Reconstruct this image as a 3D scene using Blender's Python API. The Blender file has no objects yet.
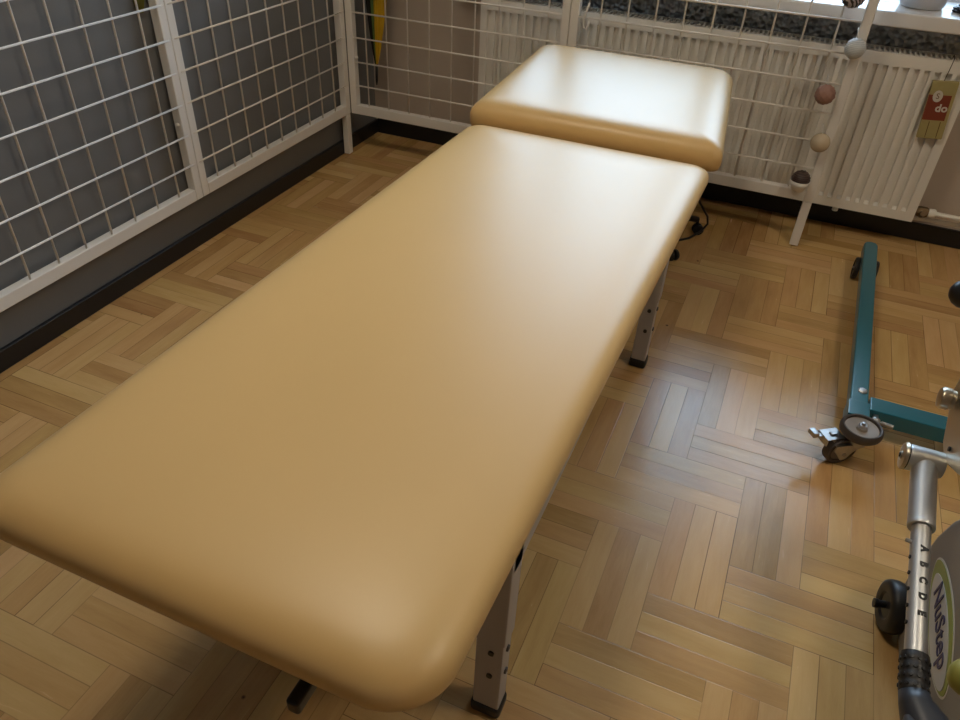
import bpy, bmesh, math, random
from mathutils import Vector, Matrix
random.seed(7)
PI = math.pi
scene = bpy.context.scene
col = scene.collection

# ------------------------------------------------------------------ helpers
def vec(*a): return Vector(a)

def link(name, me, mat=None, parent=None, smooth=False):
    o = bpy.data.objects.new(name, me); col.objects.link(o)
    if mat: me.materials.append(mat)
    if parent: o.parent = parent
    if smooth:
        me.polygons.foreach_set('use_smooth', [True] * len(me.polygons))
        me.update()
    return o

def obj(name, bm, mat=None, parent=None, smooth=False, auto=None):
    me = bpy.data.meshes.new(name)
    bmesh.ops.recalc_face_normals(bm, faces=bm.faces)
    if auto is not None:
        for e in bm.edges:
            if len(e.link_faces) == 2 and e.calc_face_angle(0) > math.radians(auto):
                e.smooth = False
        smooth = True
    bm.to_mesh(me); bm.free()
    o = link(name, me, mat, parent, smooth)
    if auto is not None:
        md = o.modifiers.new('weighted_normals', 'WEIGHTED_NORMAL'); md.keep_sharp = True
    return o

def empty(name, loc=(0, 0, 0), rot=(0, 0, 0)):
    o = bpy.data.objects.new(name, None); col.objects.link(o)
    o.location = loc; o.rotation_euler = rot; o.empty_display_size = .05
    return o

def tag(o, label, cat, group=None, kind=None):
    if label: o['label'] = label
    if cat: o['category'] = cat
    if group: o['group'] = group
    if kind: o['kind'] = kind
    return o

def struct(o, label, cat):
    return tag(o, label, cat, kind='structure')

def box(bm, x0, x1, y0, y1, z0, z1, bevel=0, seg=2, M=None):
    vs = [bm.verts.new((x, y, z)) for x in (x0, x1) for y in (y0, y1) for z in (z0, z1)]
    fs = [(0, 1, 3, 2), (4, 6, 7, 5), (0, 4, 5, 1), (2, 3, 7, 6), (0, 2, 6, 4), (1, 5, 7, 3)]
    faces = [bm.faces.new([vs[i] for i in f]) for f in fs]
    if bevel:
        es = list({e for f in faces for e in f.edges})
        r = bmesh.ops.bevel(bm, geom=es, offset=bevel, segments=seg, profile=.5, affect='EDGES')
        vs = list({v for f in r['faces'] for v in f.verts} | {v for v in vs if v.is_valid})
    if M is not None:
        for v in vs: v.co = M @ v.co
    return vs

def frame_of(d):
    d = d.normalized()
    a = Vector((0, 0, 1)) if abs(d.z) < .9 else Vector((1, 0, 0))
    u = d.cross(a).normalized(); w = d.cross(u).normalized()
    return u, w

def tube(bm, pts, r, n=12, cap=True, closed=False):
    pts = [Vector(p) for p in pts]
    rs = r if isinstance(r, (list, tuple)) else [r] * len(pts)
    rings = []; u = w = None
    for i, p in enumerate(pts):
        if i == 0: d = pts[1] - pts[0]
        elif i == len(pts) - 1: d = pts[-1] - pts[-2]
        else: d = (pts[i + 1] - pts[i]).normalized() + (pts[i] - pts[i - 1]).normalized()
        d.normalize()
        if u is None: u, w = frame_of(d)
        else:
            u = (u - d * u.dot(d)).normalized(); w = d.cross(u).normalized()
        rings.append([bm.verts.new(p + (u * math.cos(2 * PI * k / n) + w * math.sin(2 * PI * k / n)) * rs[i]) for k in range(n)])
    for a, b in zip(rings, rings[1:]):
        for k in range(n): bm.faces.new((a[k], a[(k + 1) % n], b[(k + 1) % n], b[k]))
    if cap:
        bm.faces.new(rings[0][::-1]); bm.faces.new(rings[-1])
    return rings

def lathe(bm, prof, c=(0, 0, 0), axis=(0, 0, 1), n=32):
    """prof: list of (radius, height) along axis"""
    c = Vector(c); d = Vector(axis).normalized(); u, w = frame_of(d)
    rings = []
    for r, h in prof:
        if r < 1e-6: rings.append([bm.verts.new(c + d * h)])
        else: rings.append([bm.verts.new(c + d * h + (u * math.cos(2 * PI * k / n) + w * math.sin(2 * PI * k / n)) * r) for k in range(n)])
    for a, b in zip(rings, rings[1:]):
        for k in range(n):
            q = (k + 1) % n
            if len(a) == 1 and len(b) == 1: continue
            if len(a) == 1: bm.faces.new((a[0], b[q], b[k]))
            elif len(b) == 1: bm.faces.new((a[k], a[q], b[0]))
            else: bm.faces.new((a[k], a[q], b[q], b[k]))
    return rings

def prism(bm, poly, h0, h1, plane='yz', bevel=0):
    def P(a, b, h):
        return {'yz': (h, a, b), 'xz': (a, h, b), 'xy': (a, b, h)}[plane]
    lo = [bm.verts.new(P(a, b, h0)) for a, b in poly]; hi = [bm.verts.new(P(a, b, h1)) for a, b in poly]
    f0 = bm.faces.new(lo[::-1]); f1 = bm.faces.new(hi)
    n = len(poly)
    for i in range(n): bm.faces.new((lo[i], lo[(i + 1) % n], hi[(i + 1) % n], hi[i]))
    if bevel:
        es = list(f0.edges) + list(f1.edges)
        bmesh.ops.bevel(bm, geom=es, offset=bevel, segments=4, profile=.5, affect='EDGES')

# ------------------------------------------------------------------ materials
def srgb(r, g, b):
    f = lambda c: (c / 255 / 12.92) if c / 255 <= .04045 else ((c / 255 + .055) / 1.055) ** 2.4
    return (f(r), f(g), f(b), 1)

def mat(name, color, rough=.5, metal=0, bump=0, bscale=200, coat=0, spec=.5, var=0, vscale=4, coatr=.1, stretch=None):
    m = bpy.data.materials.new(name); m.use_nodes = True
    nt = m.node_tree; N = nt.nodes; L = nt.links
    b = N['Principled BSDF']
    b.inputs['Base Color'].default_value = color
    b.inputs['Roughness'].default_value = rough
    b.inputs['Metallic'].default_value = metal
    b.inputs['Specular IOR Level'].default_value = spec
    b.inputs['Coat Weight'].default_value = coat
    b.inputs['Coat Roughness'].default_value = coatr
    tc = N.new('ShaderNodeTexCoord')
    src = tc.outputs['Object']
    if stretch:
        mp = N.new('ShaderNodeMapping'); mp.inputs['Scale'].default_value = stretch
        L.new(src, mp.inputs['Vector']); src = mp.outputs['Vector']
    # every surface carries a slight procedural variation
    n = N.new('ShaderNodeTexNoise'); n.inputs['Scale'].default_value = vscale; n.inputs['Detail'].default_value = 4
    L.new(src, n.inputs['Vector'])
    v = var if var else .04
    r = N.new('ShaderNodeMapRange'); r.inputs['To Min'].default_value = 1 - v; r.inputs['To Max'].default_value = 1 + v
    L.new(n.outputs['Fac'], r.inputs['Value'])
    mx = N.new('ShaderNodeVectorMath'); mx.operation = 'SCALE'; mx.inputs[0].default_value = color[:3]
    L.new(r.outputs['Result'], mx.inputs['Scale']); L.new(mx.outputs['Vector'], b.inputs['Base Color'])
    if bump:
        n2 = N.new('ShaderNodeTexNoise'); n2.inputs['Scale'].default_value = bscale; n2.inputs['Detail'].default_value = 3
        L.new(src, n2.inputs['Vector'])
        bp = N.new('ShaderNodeBump'); bp.inputs['Strength'].default_value = bump; bp.inputs['Distance'].default_value = .002
        L.new(n2.outputs['Fac'], bp.inputs['Height']); L.new(bp.outputs['Normal'], b.inputs['Normal'])
    return m

M = {}
M['vinyl'] = mat('pale_tan_vinyl', srgb(214, 180, 122), rough=.38, spec=.5, bump=.10, bscale=26, var=.05, vscale=3, stretch=(1, .6, 1))
M['white_paint'] = mat('white_powder_coat', srgb(234, 231, 227), rough=.35)
M['wire'] = mat('white_coated_wire', srgb(238, 234, 228), rough=.35)
M['wall_grey'] = mat('grey_gloss_wall_paint', srgb(116, 117, 119), rough=.45, bump=.15, bscale=60)
M['wall_beige'] = mat('beige_wall_paint', srgb(196, 184, 172), rough=.6, bump=.1, bscale=80)
M['ceiling'] = mat('ceiling_white', srgb(222, 216, 206), rough=.8)
M['base_black'] = mat('black_baseboard', srgb(24, 24, 27), rough=.4)
M['radiator'] = mat('radiator_enamel', srgb(236, 233, 226), rough=.3)
M['radiator_dark'] = mat('shade_toned_fins', srgb(150, 150, 148), rough=.5)  # darker than the enamel, shade of the gaps below the grille painted in
M['sill'] = mat('white_stone_sill', srgb(226, 224, 222), rough=.25)
M['pvc'] = mat('white_window_pvc', srgb(235, 235, 235), rough=.35)
M['leg_grey'] = mat('grey_painted_steel', srgb(176, 170, 168), rough=.4)
M['black_plastic'] = mat('black_plastic', srgb(20, 20, 22), rough=.35)
M['rubber'] = mat('brown_grey_rubber', srgb(70, 62, 58), rough=.5, var=.1)
M['hub'] = mat('worn_wheel_hub', srgb(150, 140, 130), rough=.45, var=.15, vscale=20)
M['black_rubber'] = mat('black_rubber', srgb(30, 28, 28), rough=.45)
M['zinc'] = mat('zinc_plated_steel', srgb(176, 176, 176), rough=.34, metal=1, var=.08, vscale=40)
M['alu'] = mat('satin_aluminium', srgb(206, 207, 208), rough=.42, metal=.85)
M['alu_paint'] = mat('silver_painted_metal', srgb(196, 186, 168), rough=.34, metal=1)
M['teal'] = mat('teal_powder_coat', srgb(22, 104, 124), rough=.3, coat=.3)
M['shroud'] = mat('warm_grey_plastic', srgb(128, 122, 114), rough=.45, bump=.1, bscale=400)
M['logo_white'] = mat('logo_white', srgb(205, 200, 190), rough=.4)
M['logo_green'] = mat('logo_green', srgb(140, 150, 60), rough=.4)
M['logo_blue'] = mat('logo_navy', srgb(44, 40, 92), rough=.4)
M['olive'] = mat('olive_grip', srgb(150, 146, 66), rough=.4)
M['letter'] = mat('black_print', srgb(18, 18, 20), rough=.5)
M['board'] = mat('table_underside_board', srgb(96, 78, 58), rough=.7)
M['ply'] = mat('dark_underside', srgb(50, 42, 34), rough=.8)

# wrinkled foil behind the radiator
def foil():
    m = mat('crinkled_grey_foil', srgb(178, 184, 190), rough=.42, metal=.8, var=.5, vscale=30)
    nt = m.node_tree; N = nt.nodes; L = nt.links
    tc = N.new('ShaderNodeTexCoord'); v = N.new('ShaderNodeTexVoronoi'); v.inputs['Scale'].default_value = 55
    L.new(tc.outputs['Object'], v.inputs['Vector'])
    b = N.new('ShaderNodeBump'); b.inputs['Strength'].default_value = 1; b.inputs['Distance'].default_value = .01
    L.new(v.outputs['Distance'], b.inputs['Height']); L.new(b.outputs['Normal'], N['Principled BSDF'].inputs['Normal'])
    return m
M['foil'] = foil()

def striped(name, c1, c2, scale, rough=.4, axis='Z'):
    m = mat(name, c1, rough=rough)
    nt = m.node_tree; N = nt.nodes; L = nt.links
    tc = N.new('ShaderNodeTexCoord'); w = N.new('ShaderNodeTexWave'); w.bands_direction = axis
    w.inputs['Scale'].default_value = scale; w.inputs['Distortion'].default_value = .6; w.inputs['Detail'].default_value = 1
    L.new(tc.outputs['Object'], w.inputs['Vector'])
    r = N.new('ShaderNodeValToRGB'); r.color_ramp.elements[0].position = .42; r.color_ramp.elements[1].position = .58
    r.color_ramp.elements[0].color = c1; r.color_ramp.elements[1].color = c2
    L.new(w.outputs['Fac'], r.inputs['Fac']); L.new(r.outputs['Color'], N['Principled BSDF'].inputs['Base Color'])
    return m

# ------------------------------------------------------------------ parquet (three-strip herringbone)
def parquet():
    m = bpy.data.materials.new('herringbone_parquet'); m.use_nodes = True
    nt = m.node_tree; N = nt.nodes; L = nt.links; B = N['Principled BSDF']
    def mth(op, a, b=None, c=None):
        n = N.new('ShaderNodeMath'); n.operation = op
        for i, v in enumerate((a, b, c)):
            if v is None: continue
            if isinstance(v, (int, float)): n.inputs[i].default_value = v
            else: L.new(v, n.inputs[i])
        return n.outputs[0]
    def mixv(f, a, b):      # a*(1-f)+b*f
        return mth('ADD', mth('MULTIPLY', a, mth('SUBTRACT', 1, f)), mth('MULTIPLY', b, f))
    g = N.new('ShaderNodeNewGeometry'); s = N.new('ShaderNodeSeparateXYZ'); L.new(g.outputs['Position'], s.inputs[0])
    X = mth('DIVIDE', mth('SUBTRACT', s.outputs[0], 1.803), .1512)
    Y = mth('DIVIDE', mth('SUBTRACT', s.outputs[1], -2.087), .1490)
    i = mth('FLOOR', X); j = mth('FLOOR', Y)
    k = mth('FLOORED_MODULO', mth('ADD', mth('SUBTRACT', i, j), .5), 4)     # k+.5 in 0..4
    isV0 = mth('LESS_THAN', k, 1)
    isV1 = mth('GREATER_THAN', k, 3)
    isV = mth('ADD', isV0, isV1)
    isH1 = mth('MULTIPLY', mth('GREATER_THAN', k, 2), mth('LESS_THAN', k, 3))
    ox = mth('SUBTRACT', i, isH1)           # block origin
    oy = mth('SUBTRACT', j, isV1)
    lx = mth('SUBTRACT', X, ox); ly = mth('SUBTRACT', Y, oy)
    along = mixv(isV, lx, ly)               # 0..2
    across = mixv(isV, ly, lx)              # 0..1
    st = mth('FLOOR', mth('MULTIPLY', across, 3))
    sa = mth('FRACT', mth('MULTIPLY', across, 3))
    idv = N.new('ShaderNodeCombineXYZ'); L.new(mth('ADD', ox, mth('MULTIPLY', st, .31)), idv.inputs[0]); L.new(oy, idv.inputs[1]); L.new(isV, idv.inputs[2])
    wn = N.new('ShaderNodeTexWhiteNoise'); wn.noise_dimensions = '3D'; L.new(idv.outputs[0], wn.inputs['Vector'])
    rnd = wn.outputs['Value']; sepc = N.new('ShaderNodeSeparateColor'); L.new(wn.outputs['Color'], sepc.inputs[0])
    # grain coordinates
    gv = N.new('ShaderNodeCombineXYZ')
    L.new(mth('MULTIPLY', along, .15), gv.inputs[0]); L.new(mth('MULTIPLY', across, .15), gv.inputs[1]); L.new(mth('MULTIPLY', rnd, 37), gv.inputs[2])
    mp = N.new('ShaderNodeMapping'); mp.inputs['Scale'].default_value = (1, 9, 1); L.new(gv.outputs[0], mp.inputs['Vector'])
    n1 = N.new('ShaderNodeTexNoise'); n1.inputs['Scale'].default_value = 9; n1.inputs['Detail'].default_value = 5; n1.inputs['Roughness'].default_value = .6; n1.inputs['Distortion'].default_value = .6
    L.new(mp.outputs[0], n1.inputs['Vector'])
    n2 = N.new('ShaderNodeTexNoise'); n2.inputs['Scale'].default_value = 60; n2.inputs['Detail'].default_value = 2
    L.new(mp.outputs[0], n2.inputs['Vector'])
    # streaks (sapwood) broad
    mp3 = N.new('ShaderNodeMapping'); mp3.inputs['Scale'].default_value = (1, 4, 1); L.new(gv.outputs[0], mp3.inputs['Vector'])
    n3 = N.new('ShaderNodeTexNoise'); n3.inputs['Scale'].default_value = 6; n3.inputs['Detail'].default_value = 1; L.new(mp3.outputs[0], n3.inputs['Vector'])
    tone = mth('ADD', mth('ADD', mth('ADD', .23, mth('MULTIPLY', rnd, .28)), mth('MULTIPLY', n1.outputs['Fac'], .20)), mth('ADD', mth('MULTIPLY', n2.outputs['Fac'], .07), mth('MULTIPLY', n3.outputs['Fac'], .22)))
    rp = N.new('ShaderNodeValToRGB'); e = rp.color_ramp.elements
    e[0].position = .30; e[0].color = srgb(152, 110, 66)
    e[1].position = .98; e[1].color = srgb(226, 192, 140)
    q = e.new(.62); q.color = srgb(200, 162, 106)
    L.new(tone, rp.inputs['Fac'])
    # knots
    vo = N.new('ShaderNodeTexVoronoi'); vo.inputs['Scale'].default_value = 5.5; L.new(g.outputs['Position'], vo.inputs['Vector'])
    kn = N.new('ShaderNodeMapRange'); kn.inputs['From Min'].default_value = .018; kn.inputs['From Max'].default_value = .034
    L.new(vo.outputs['Distance'], kn.inputs['Value'])
    # gaps
    gap_a = mth('MINIMUM', sa, mth('SUBTRACT', 1, sa))
    gap_a = mth('MULTIPLY', gap_a, 1 / 3)
    gap_l = mth('MINIMUM', along, mth('SUBTRACT', 2, along))
    gp = mth('MINIMUM', gap_a, gap_l)
    gm = N.new('ShaderNodeMapRange'); gm.inputs['From Min'].default_value = .003; gm.inputs['From Max'].default_value = .0085
    L.new(gp, gm.inputs['Value'])
    amt = mth('MULTIPLY', mth('SUBTRACT', 1, gm.outputs[0]), mth('ADD', .12, mth('MULTIPLY', mth('POWER', sepc.outputs[1], 1.5), .8)))
    mx = N.new('ShaderNodeMix'); mx.data_type = 'RGBA'; L.new(amt, mx.inputs['Factor']); L.new(rp.outputs['Color'], mx.inputs['A']); mx.inputs['B'].default_value = srgb(62, 38, 20)
    mk = N.new('ShaderNodeMix'); mk.data_type = 'RGBA'; L.new(kn.outputs[0], mk.inputs['Factor']); mk.inputs['A'].default_value = srgb(70, 42, 24); L.new(mx.outputs['Result'], mk.inputs['B'])
    hs = N.new('ShaderNodeHueSaturation'); L.new(mk.outputs['Result'], hs.inputs['Color'])
    L.new(mth('ADD', .493, mth('MULTIPLY', sepc.outputs[2], .014)), hs.inputs['Hue'])
    L.new(hs.outputs['Color'], B.inputs['Base Color'])
    rr = mth('ADD', .19, mth('MULTIPLY', n1.outputs['Fac'], .12)); L.new(rr, B.inputs['Roughness'])
    B.inputs['Specular IOR Level'].default_value = .55
    # every strip is laid at a very slightly different tilt; pores give bump
    bp = N.new('ShaderNodeBump'); bp.inputs['Strength'].default_value = .35; bp.inputs['Distance'].default_value = .001
    hgt = mth('ADD', mth('MULTIPLY', gm.outputs[0], .45), mth('MULTIPLY', n2.outputs['Fac'], .35))
    hgt = mth('ADD', hgt, mth('MULTIPLY', mth('SUBTRACT', sepc.outputs[0], .5), mth('MULTIPLY', sa, 1.6)))
    L.new(hgt, bp.inputs['Height']); L.new(bp.outputs['Normal'], B.inputs['Normal'])
    return m
M['parquet'] = parquet()

def glass():
    m = bpy.data.materials.new('window_glass'); m.use_nodes = True
    nt = m.node_tree; N = nt.nodes; L = nt.links
    for n in list(N):
        if n.type == 'BSDF_PRINCIPLED': N.remove(n)
    t = N.new('ShaderNodeBsdfTransparent'); t.inputs[0].default_value = (.95, .97, .97, 1)
    g = N.new('ShaderNodeBsdfGlossy'); g.inputs['Roughness'].default_value = .02
    f = N.new('ShaderNodeFresnel'); f.inputs['IOR'].default_value = 1.45
    x = N.new('ShaderNodeMixShader'); L.new(f.outputs[0], x.inputs[0]); L.new(t.outputs[0], x.inputs[1]); L.new(g.outputs[0], x.inputs[2])
    L.new(x.outputs[0], N['Material Output'].inputs['Surface'])
    return m
M['glass'] = glass()

def emit(name, c, s):
    m = bpy.data.materials.new(name); m.use_nodes = True
    b = m.node_tree.nodes['Principled BSDF']; b.inputs['Base Color'].default_value = (.8, .8, .8, 1)
    b.inputs['Emission Color'].default_value = c; b.inputs['Emission Strength'].default_value = s
    return m

# ------------------------------------------------------------------ room
XL, XR, YB, YN, ZC = -.055, 4.1, .015, -5.6, 2.75
WX0, WX1, WZ0, WZ1 = .50, 2.45, .80, 2.30      # window opening
bm = bmesh.new(); box(bm, XL - .2, XR + .2, YN - .2, YB + .35, -.12, 0)
struct(obj('floor', bm, M['parquet']), 'light oak parquet floor laid in three-strip herringbone', 'floor')
bm = bmesh.new(); box(bm, XL - .2, XR + .2, YN - .2, YB + .35, ZC, ZC + .15)
struct(obj('ceiling', bm, M['ceiling']), 'plain off-white ceiling', 'ceiling')
bm = bmesh.new(); box(bm, XL - .2, XL, YN, YB + .35, 0, ZC)
struct(obj('wall_left', bm, M['wall_grey']), 'grey painted wall behind the left mesh panels', 'wall')
bm = bmesh.new(); box(bm, XR, XR + .2, YN, YB + .35, 0, ZC)
struct(obj('wall_right', bm, M['wall_beige']), 'beige wall on the right', 'wall')
bm = bmesh.new(); box(bm, XL - .2, XR + .2, YN - .2, YN, 0, ZC)
struct(obj('wall_front', bm, M['wall_beige']), 'beige wall behind the viewer', 'wall')
bm = bmesh.new()
box(bm, XL, WX0, YB, YB + .35, 0, ZC); box(bm, WX1, XR, YB, YB + .35, 0, ZC)
box(bm, WX0, WX1, YB, YB + .35, 0, WZ0 - .015); box(bm, WX0, WX1, YB, YB + .35, WZ1, ZC)
struct(obj('wall_back', bm, M['wall_beige']), 'beige wall with the window and the radiator', 'wall')
bm = bmesh.new(); box(bm, XL, XL + .015, YN, YB, 0, .062, .002, 1)
struct(obj('baseboard_left', bm, M['base_black']), 'black baseboard under the grey wall', 'baseboard')
bm = bmesh.new(); box(bm, XL + .015, XR, YB - .015, YB, 0, .07, .002, 1)
struct(obj('baseboard_back', bm, M['base_black']), 'black baseboard under the radiator', 'baseboard')
bm = bmesh.new(); box(bm, XR - .015, XR, YN, YB - .015, 0, .07, .002, 1)
struct(obj('baseboard_right', bm, M['base_black']), 'black baseboard of the right wall', 'baseboard')

# window
win = empty('window_1', (WX0, YB + .2, WZ0)); struct(win, 'wide white-framed window above the radiator', 'window')
def wchild(name, bm, m, **k):
    for v in bm.verts: v.co -= win.location
    return obj(name, bm, m, win, **k)
bm = bmesh.new(); y0, y1 = YB + .17, YB + .24
f = .06
box(bm, WX0, WX0 + f, y0, y1, WZ0, WZ1, .004); box(bm, WX1 - f, WX1, y0, y1, WZ0, WZ1, .004)
box(bm, WX0 + f, WX1 - f, y0, y1, WZ0, WZ0 + f, .004); box(bm, WX0 + f, WX1 - f, y0, y1, WZ1 - f, WZ1, .004)
w3 = (WX1 - WX0) / 2
box(bm, WX0 + w3 - .05, WX0 + w3 + .05, y0, y1, WZ0 + f, WZ1 - f, .004)
wchild('window_frame', bm, M['pvc'], auto=30)
for k in range(2):
    bm = bmesh.new(); a = WX0 + k * w3 + (f if k == 0 else .05); b = WX0 + (k + 1) * w3 - (f if k == 1 else .05)
    box(bm, a, b, YB + .2, YB + .206, WZ0 + f, WZ1 - f)
    wchild('pane', bm, M['glass'])
# sill
bm = bmesh.new(); box(bm, WX0 - .06, WX1 + .06, -.155, YB, .784, .831, .006, 3); box(bm, WX0, WX1, YB, YB + .17, .784, .831, 0)
struct(obj('trim_1', bm, M['sill'], auto=40), 'white window sill above the radiator', 'window sill')

# foil sheet stuck on the wall behind the radiator
bm = bmesh.new(); box(bm, .60, 2.352, YB - .004, YB, .45, .783)
o = obj('reflective_foil', bm, M['foil']); tag(o, 'crinkled dark silvery foil sheet on the wall between radiator and sill', 'foil')

# ------------------------------------------------------------------ radiator
RX0, RX1, RY, RZ0, RZ1 = .545, 2.345, -.13, .125, .70
rad = empty('radiator', ((RX0 + RX1) / 2, -.08, RZ0)); tag(rad, 'long white ribbed panel radiator under the window sill', 'radiator')
def rch(name, bm, m, **k):
    for v in bm.verts: v.co -= rad.location
    return obj(name, bm, m, rad, **k)
bm = bmesh.new()
# front plate with pressed vertical grooves
n = 53; pitch = .0331; x = RX0 + .022; xs = [RX0]
cols = []      # (x, depth)
cols.append((RX0 + .0, 0)); 
for i in range(n):
    c = RX0 + .04 + i * pitch
    if c > RX1 - .03: break
    cols += [(c - .0115, 0), (c - .0100, 1), (c + .0060, 1), (c + .0075, 0)]
cols.append((RX1, 0))
rows = [(RZ0, 0), (RZ0 + .035, 0), (RZ0 + .045, 1), (RZ1 - .043, 1), (RZ1 - .04, 0), (RZ1, 0)]
D = .015
grid = [[bm.verts.new((cx, RY + D * cd * rd, rz)) for rz, rd in rows] for cx, cd in cols]
for a, b in zip(grid, grid[1:]):
    for k in range(len(rows) - 1): bm.faces.new((a[k], b[k], b[k + 1], a[k + 1]))
ext = [e for e in bm.edges if e.is_boundary]
r = bmesh.ops.extrude_edge_only(bm, edges=ext)
for v in [g for g in r['geom'] if isinstance(g, bmesh.types.BMVert)]: v.co.y = RY + .018
o = rch('front_panel', bm, M['radiator'], auto=50)
bm = bmesh.new(); box(bm, RX0 + .01, RX1 - .01, -.055, -.035, RZ0, RZ1 - .01, .004)
rch('back_panel', bm, M['radiator'], auto=40)
bm = bmesh.new()
box(bm, RX0 - .002, RX0 + .002, RY + .019, -.035, RZ0, RZ1, 0)
rch('side_cover', bm, M['radiator'])
bm = bmesh.new(); box(bm, RX1 - .002, RX1 + .002, RY + .019, -.035, RZ0, RZ1, 0)
rch('side_cover', bm, M['radiator'])
bm = bmesh.new()
gx = RX0 + .006
while gx < RX1 - .006:
    box(bm, gx, gx + .006, RY + .02, -.036, RZ1 - .008, RZ1 - .002); gx += .0165
box(bm, RX0, RX1, RY + .014, RY + .021, RZ1 - .008, RZ1 - .001); box(bm, RX0, RX1, -.04, -.033, RZ1 - .008, RZ1)
rch('top_grille', bm, M['radiator'])
bm = bmesh.new()
for i in range(40):
    a = RX0 + .03 + i * .044
    if a < RX1 - .03: box(bm, a, a + .012, RY + .024, -.06, RZ0 + .03, RZ1 - .08)
rch('convector_fins', bm, M['radiator_dark'])
bm = bmesh.new(); lathe(bm, [(0, -.012), (.011, -.012), (.011, .0), (.009, .004), (0, .004)], (2.075, RY + .02, RZ0 - .008), (0, 0, 1), 16)
rch('drain_plug', bm, M['radiator'], auto=40)

# valve and pipes
pv = empty('radiator_pipe', (2.40, -.05, .13)); tag(pv, 'white painted heating pipe with brass valve beside the radiator end', 'pipe')
def pch(name, bm, m, **k):
    for v in bm.verts: v.co -= pv.location
    return obj(name, bm, m, pv, **k)
bm = bmesh.new(); tube(bm, [(2.347, -.06, .145), (2.40, -.06, .145)], .012, 12)
lathe(bm, [(0, -.02), (.018, -.02), (.020, -.012), (.020, .012), (.016, .02), (0, .02)], (2.378, -.06, .145), (1, 0, 0), 6)
tube(bm, [(2.378, -.06, .135), (2.378, -.095, .152)], [.014, .011], 10)
pch('valve', bm, mat('aged_brass', srgb(120, 100, 74), rough=.35, metal=.8, var=.2, vscale=60), auto=40)
bm = bmesh.new()
lathe(bm, [(0, 0), (.017, 0), (.019, .006), (.019, .02), (.014, .026), (0, .026)], (2.398, -.06, .145), (1, 0, 0), 8)
tube(bm, [(2.41, -.06, .145), (3.2, -.06, .145), (4.08, -.06, .145)], .0095, 12)
pch('pipe', bm, M['radiator'], auto=50)
bm = bmesh.new(); tube(bm, [(2.37, -.03, .105), (4.08, -.03, .105)], .0095, 12)
pch('pipe', bm, M['radiator'], auto=50)
bm = bmesh.new(); tube(bm, [(2.37, -.03, .105), (2.33, -.03, .105), (2.32, -.035, .108), (2.315, -.04, .13)], .0095, 12)
pch('pipe_elbow', bm, M['radiator'], auto=50)
for xx in (2.75, 3.6):
    bm = bmesh.new(); box(bm, xx, xx + .012, -.062, YB, .100, .132, .002, 1); box(bm, xx, xx + .012, -.072, -.048, .132, .158, .002, 1)
    pch('wall_clip', bm, M['radiator'])

# ------------------------------------------------------------------ mesh panels
def wires_and_frame(plane, a0, a1, z0, z1, d0, d1, vert, horz, label, legs=(), fw=.032, wd=None):
    """plane 'y': panel runs along y (left wall); plane 'x': runs along x. d0..d1 depth of frame."""
    base = ((d0 + d1) / 2, (a0 + a1) / 2, z0) if plane == 'y' else ((a0 + a1) / 2, (d0 + d1) / 2, z0)
    t = empty('mesh_panel', base); tag(t, label, 'mesh panel', 'white wire mesh panels on the walls')
    def bx(bm, a, b, za, zb, e0=d0, e1=d1, bev=.002):
        if plane == 'y': box(bm, e0, e1, a, b, za, zb, bev, 1)
        else: box(bm, a, b, e0, e1, za, zb, bev, 1)
    def ch(name, bm, m, **k):
        for v in bm.verts: v.co -= t.location
        return obj(name, bm, m, t, **k)
    bm = bmesh.new()
    bx(bm, a0, a0 + fw, z0, z1); bx(bm, a1 - fw, a1, z0, z1)
    bx(bm, a0 + fw, a1 - fw, z0, z0 + fw + .008); bx(bm, a0 + fw, a1 - fw, z1 - fw, z1)
    ch('frame', bm, M['white_paint'])
    dm = (d0 + d1) / 2 if wd is None else wd
    r = .0033
    bm = bmesh.new()
    def P(a, d, z): return (d, a, z) if plane == 'y' else (a, d, z)
    for a in vert: tube(bm, [P(a, dm, z0 + .02), P(a, dm, z1 - .02)], r, 8)
    s = 1 if plane == 'y' else -1
    for z in horz: tube(bm, [P(a0 + .01, dm + s * 2 * r, z), P(a1 - .01, dm + s * 2 * r, z)], r, 8)
    ch('wire_grid', bm, M['wire'], smooth=True)
    for la, lb in legs:
        bm = bmesh.new(); bx(bm, la, lb, .004, z0 - .001, d0 + .002, d1 - .002)
        ch('leg', bm, M['white_paint'])
    return t, ch

HZ = [.312 + .1 * k for k in range(17)]
# left wall: near panel (runs toward the viewer) and far panel (to the corner)
t1, ch1 = wires_and_frame('y', -3.29, -1.2755, .187, 2.02, -.040, -.008, [-1.377 - .1 * k for k in range(19)], HZ,
    'nearest white mesh panel on the grey left wall, cut off by the picture edge', wd=-.016)
t2, ch2 = wires_and_frame('y', -1.2735, -.284, .187, 2.02, -.040, -.008, [-1.178 + .098 * k for k in range(9)], HZ,
    'white mesh panel on the grey wall between its neighbour and the room corner', legs=[(-.316, -.284)], wd=-.016)
# back: corner to middle post, middle post to foot post
t3, ch3 = wires_and_frame('x', -.006, .967, .187, 2.02, -.283, -.251, [.08 + .1 * k for k in range(9)], HZ,
    'white mesh panel across the back, between the room corner and the middle post', wd=-.268)
t4, ch4 = wires_and_frame('x', .969, 1.977, .187, 2.02, -.283, -.251, [1.08 + .1 * k for k in range(9)], HZ,
    'white mesh panel in front of the radiator, ending in a post with a floor foot', legs=[(1.945, 1.977)], wd=-.268)
# small plastic stops
for ch, p, ax in ((ch1, (-.02, -1.3105, .455), (0, -1, 0)), (ch3, (.028, -.270, .43), (1, 0, 0))):
    bm = bmesh.new(); lathe(bm, [(.006, 0), (.006, .006), (.004, .009), (0, .010)], p, ax, 12)
    ch('plastic_stop', bm, M['white_paint'], smooth=True)

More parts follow.
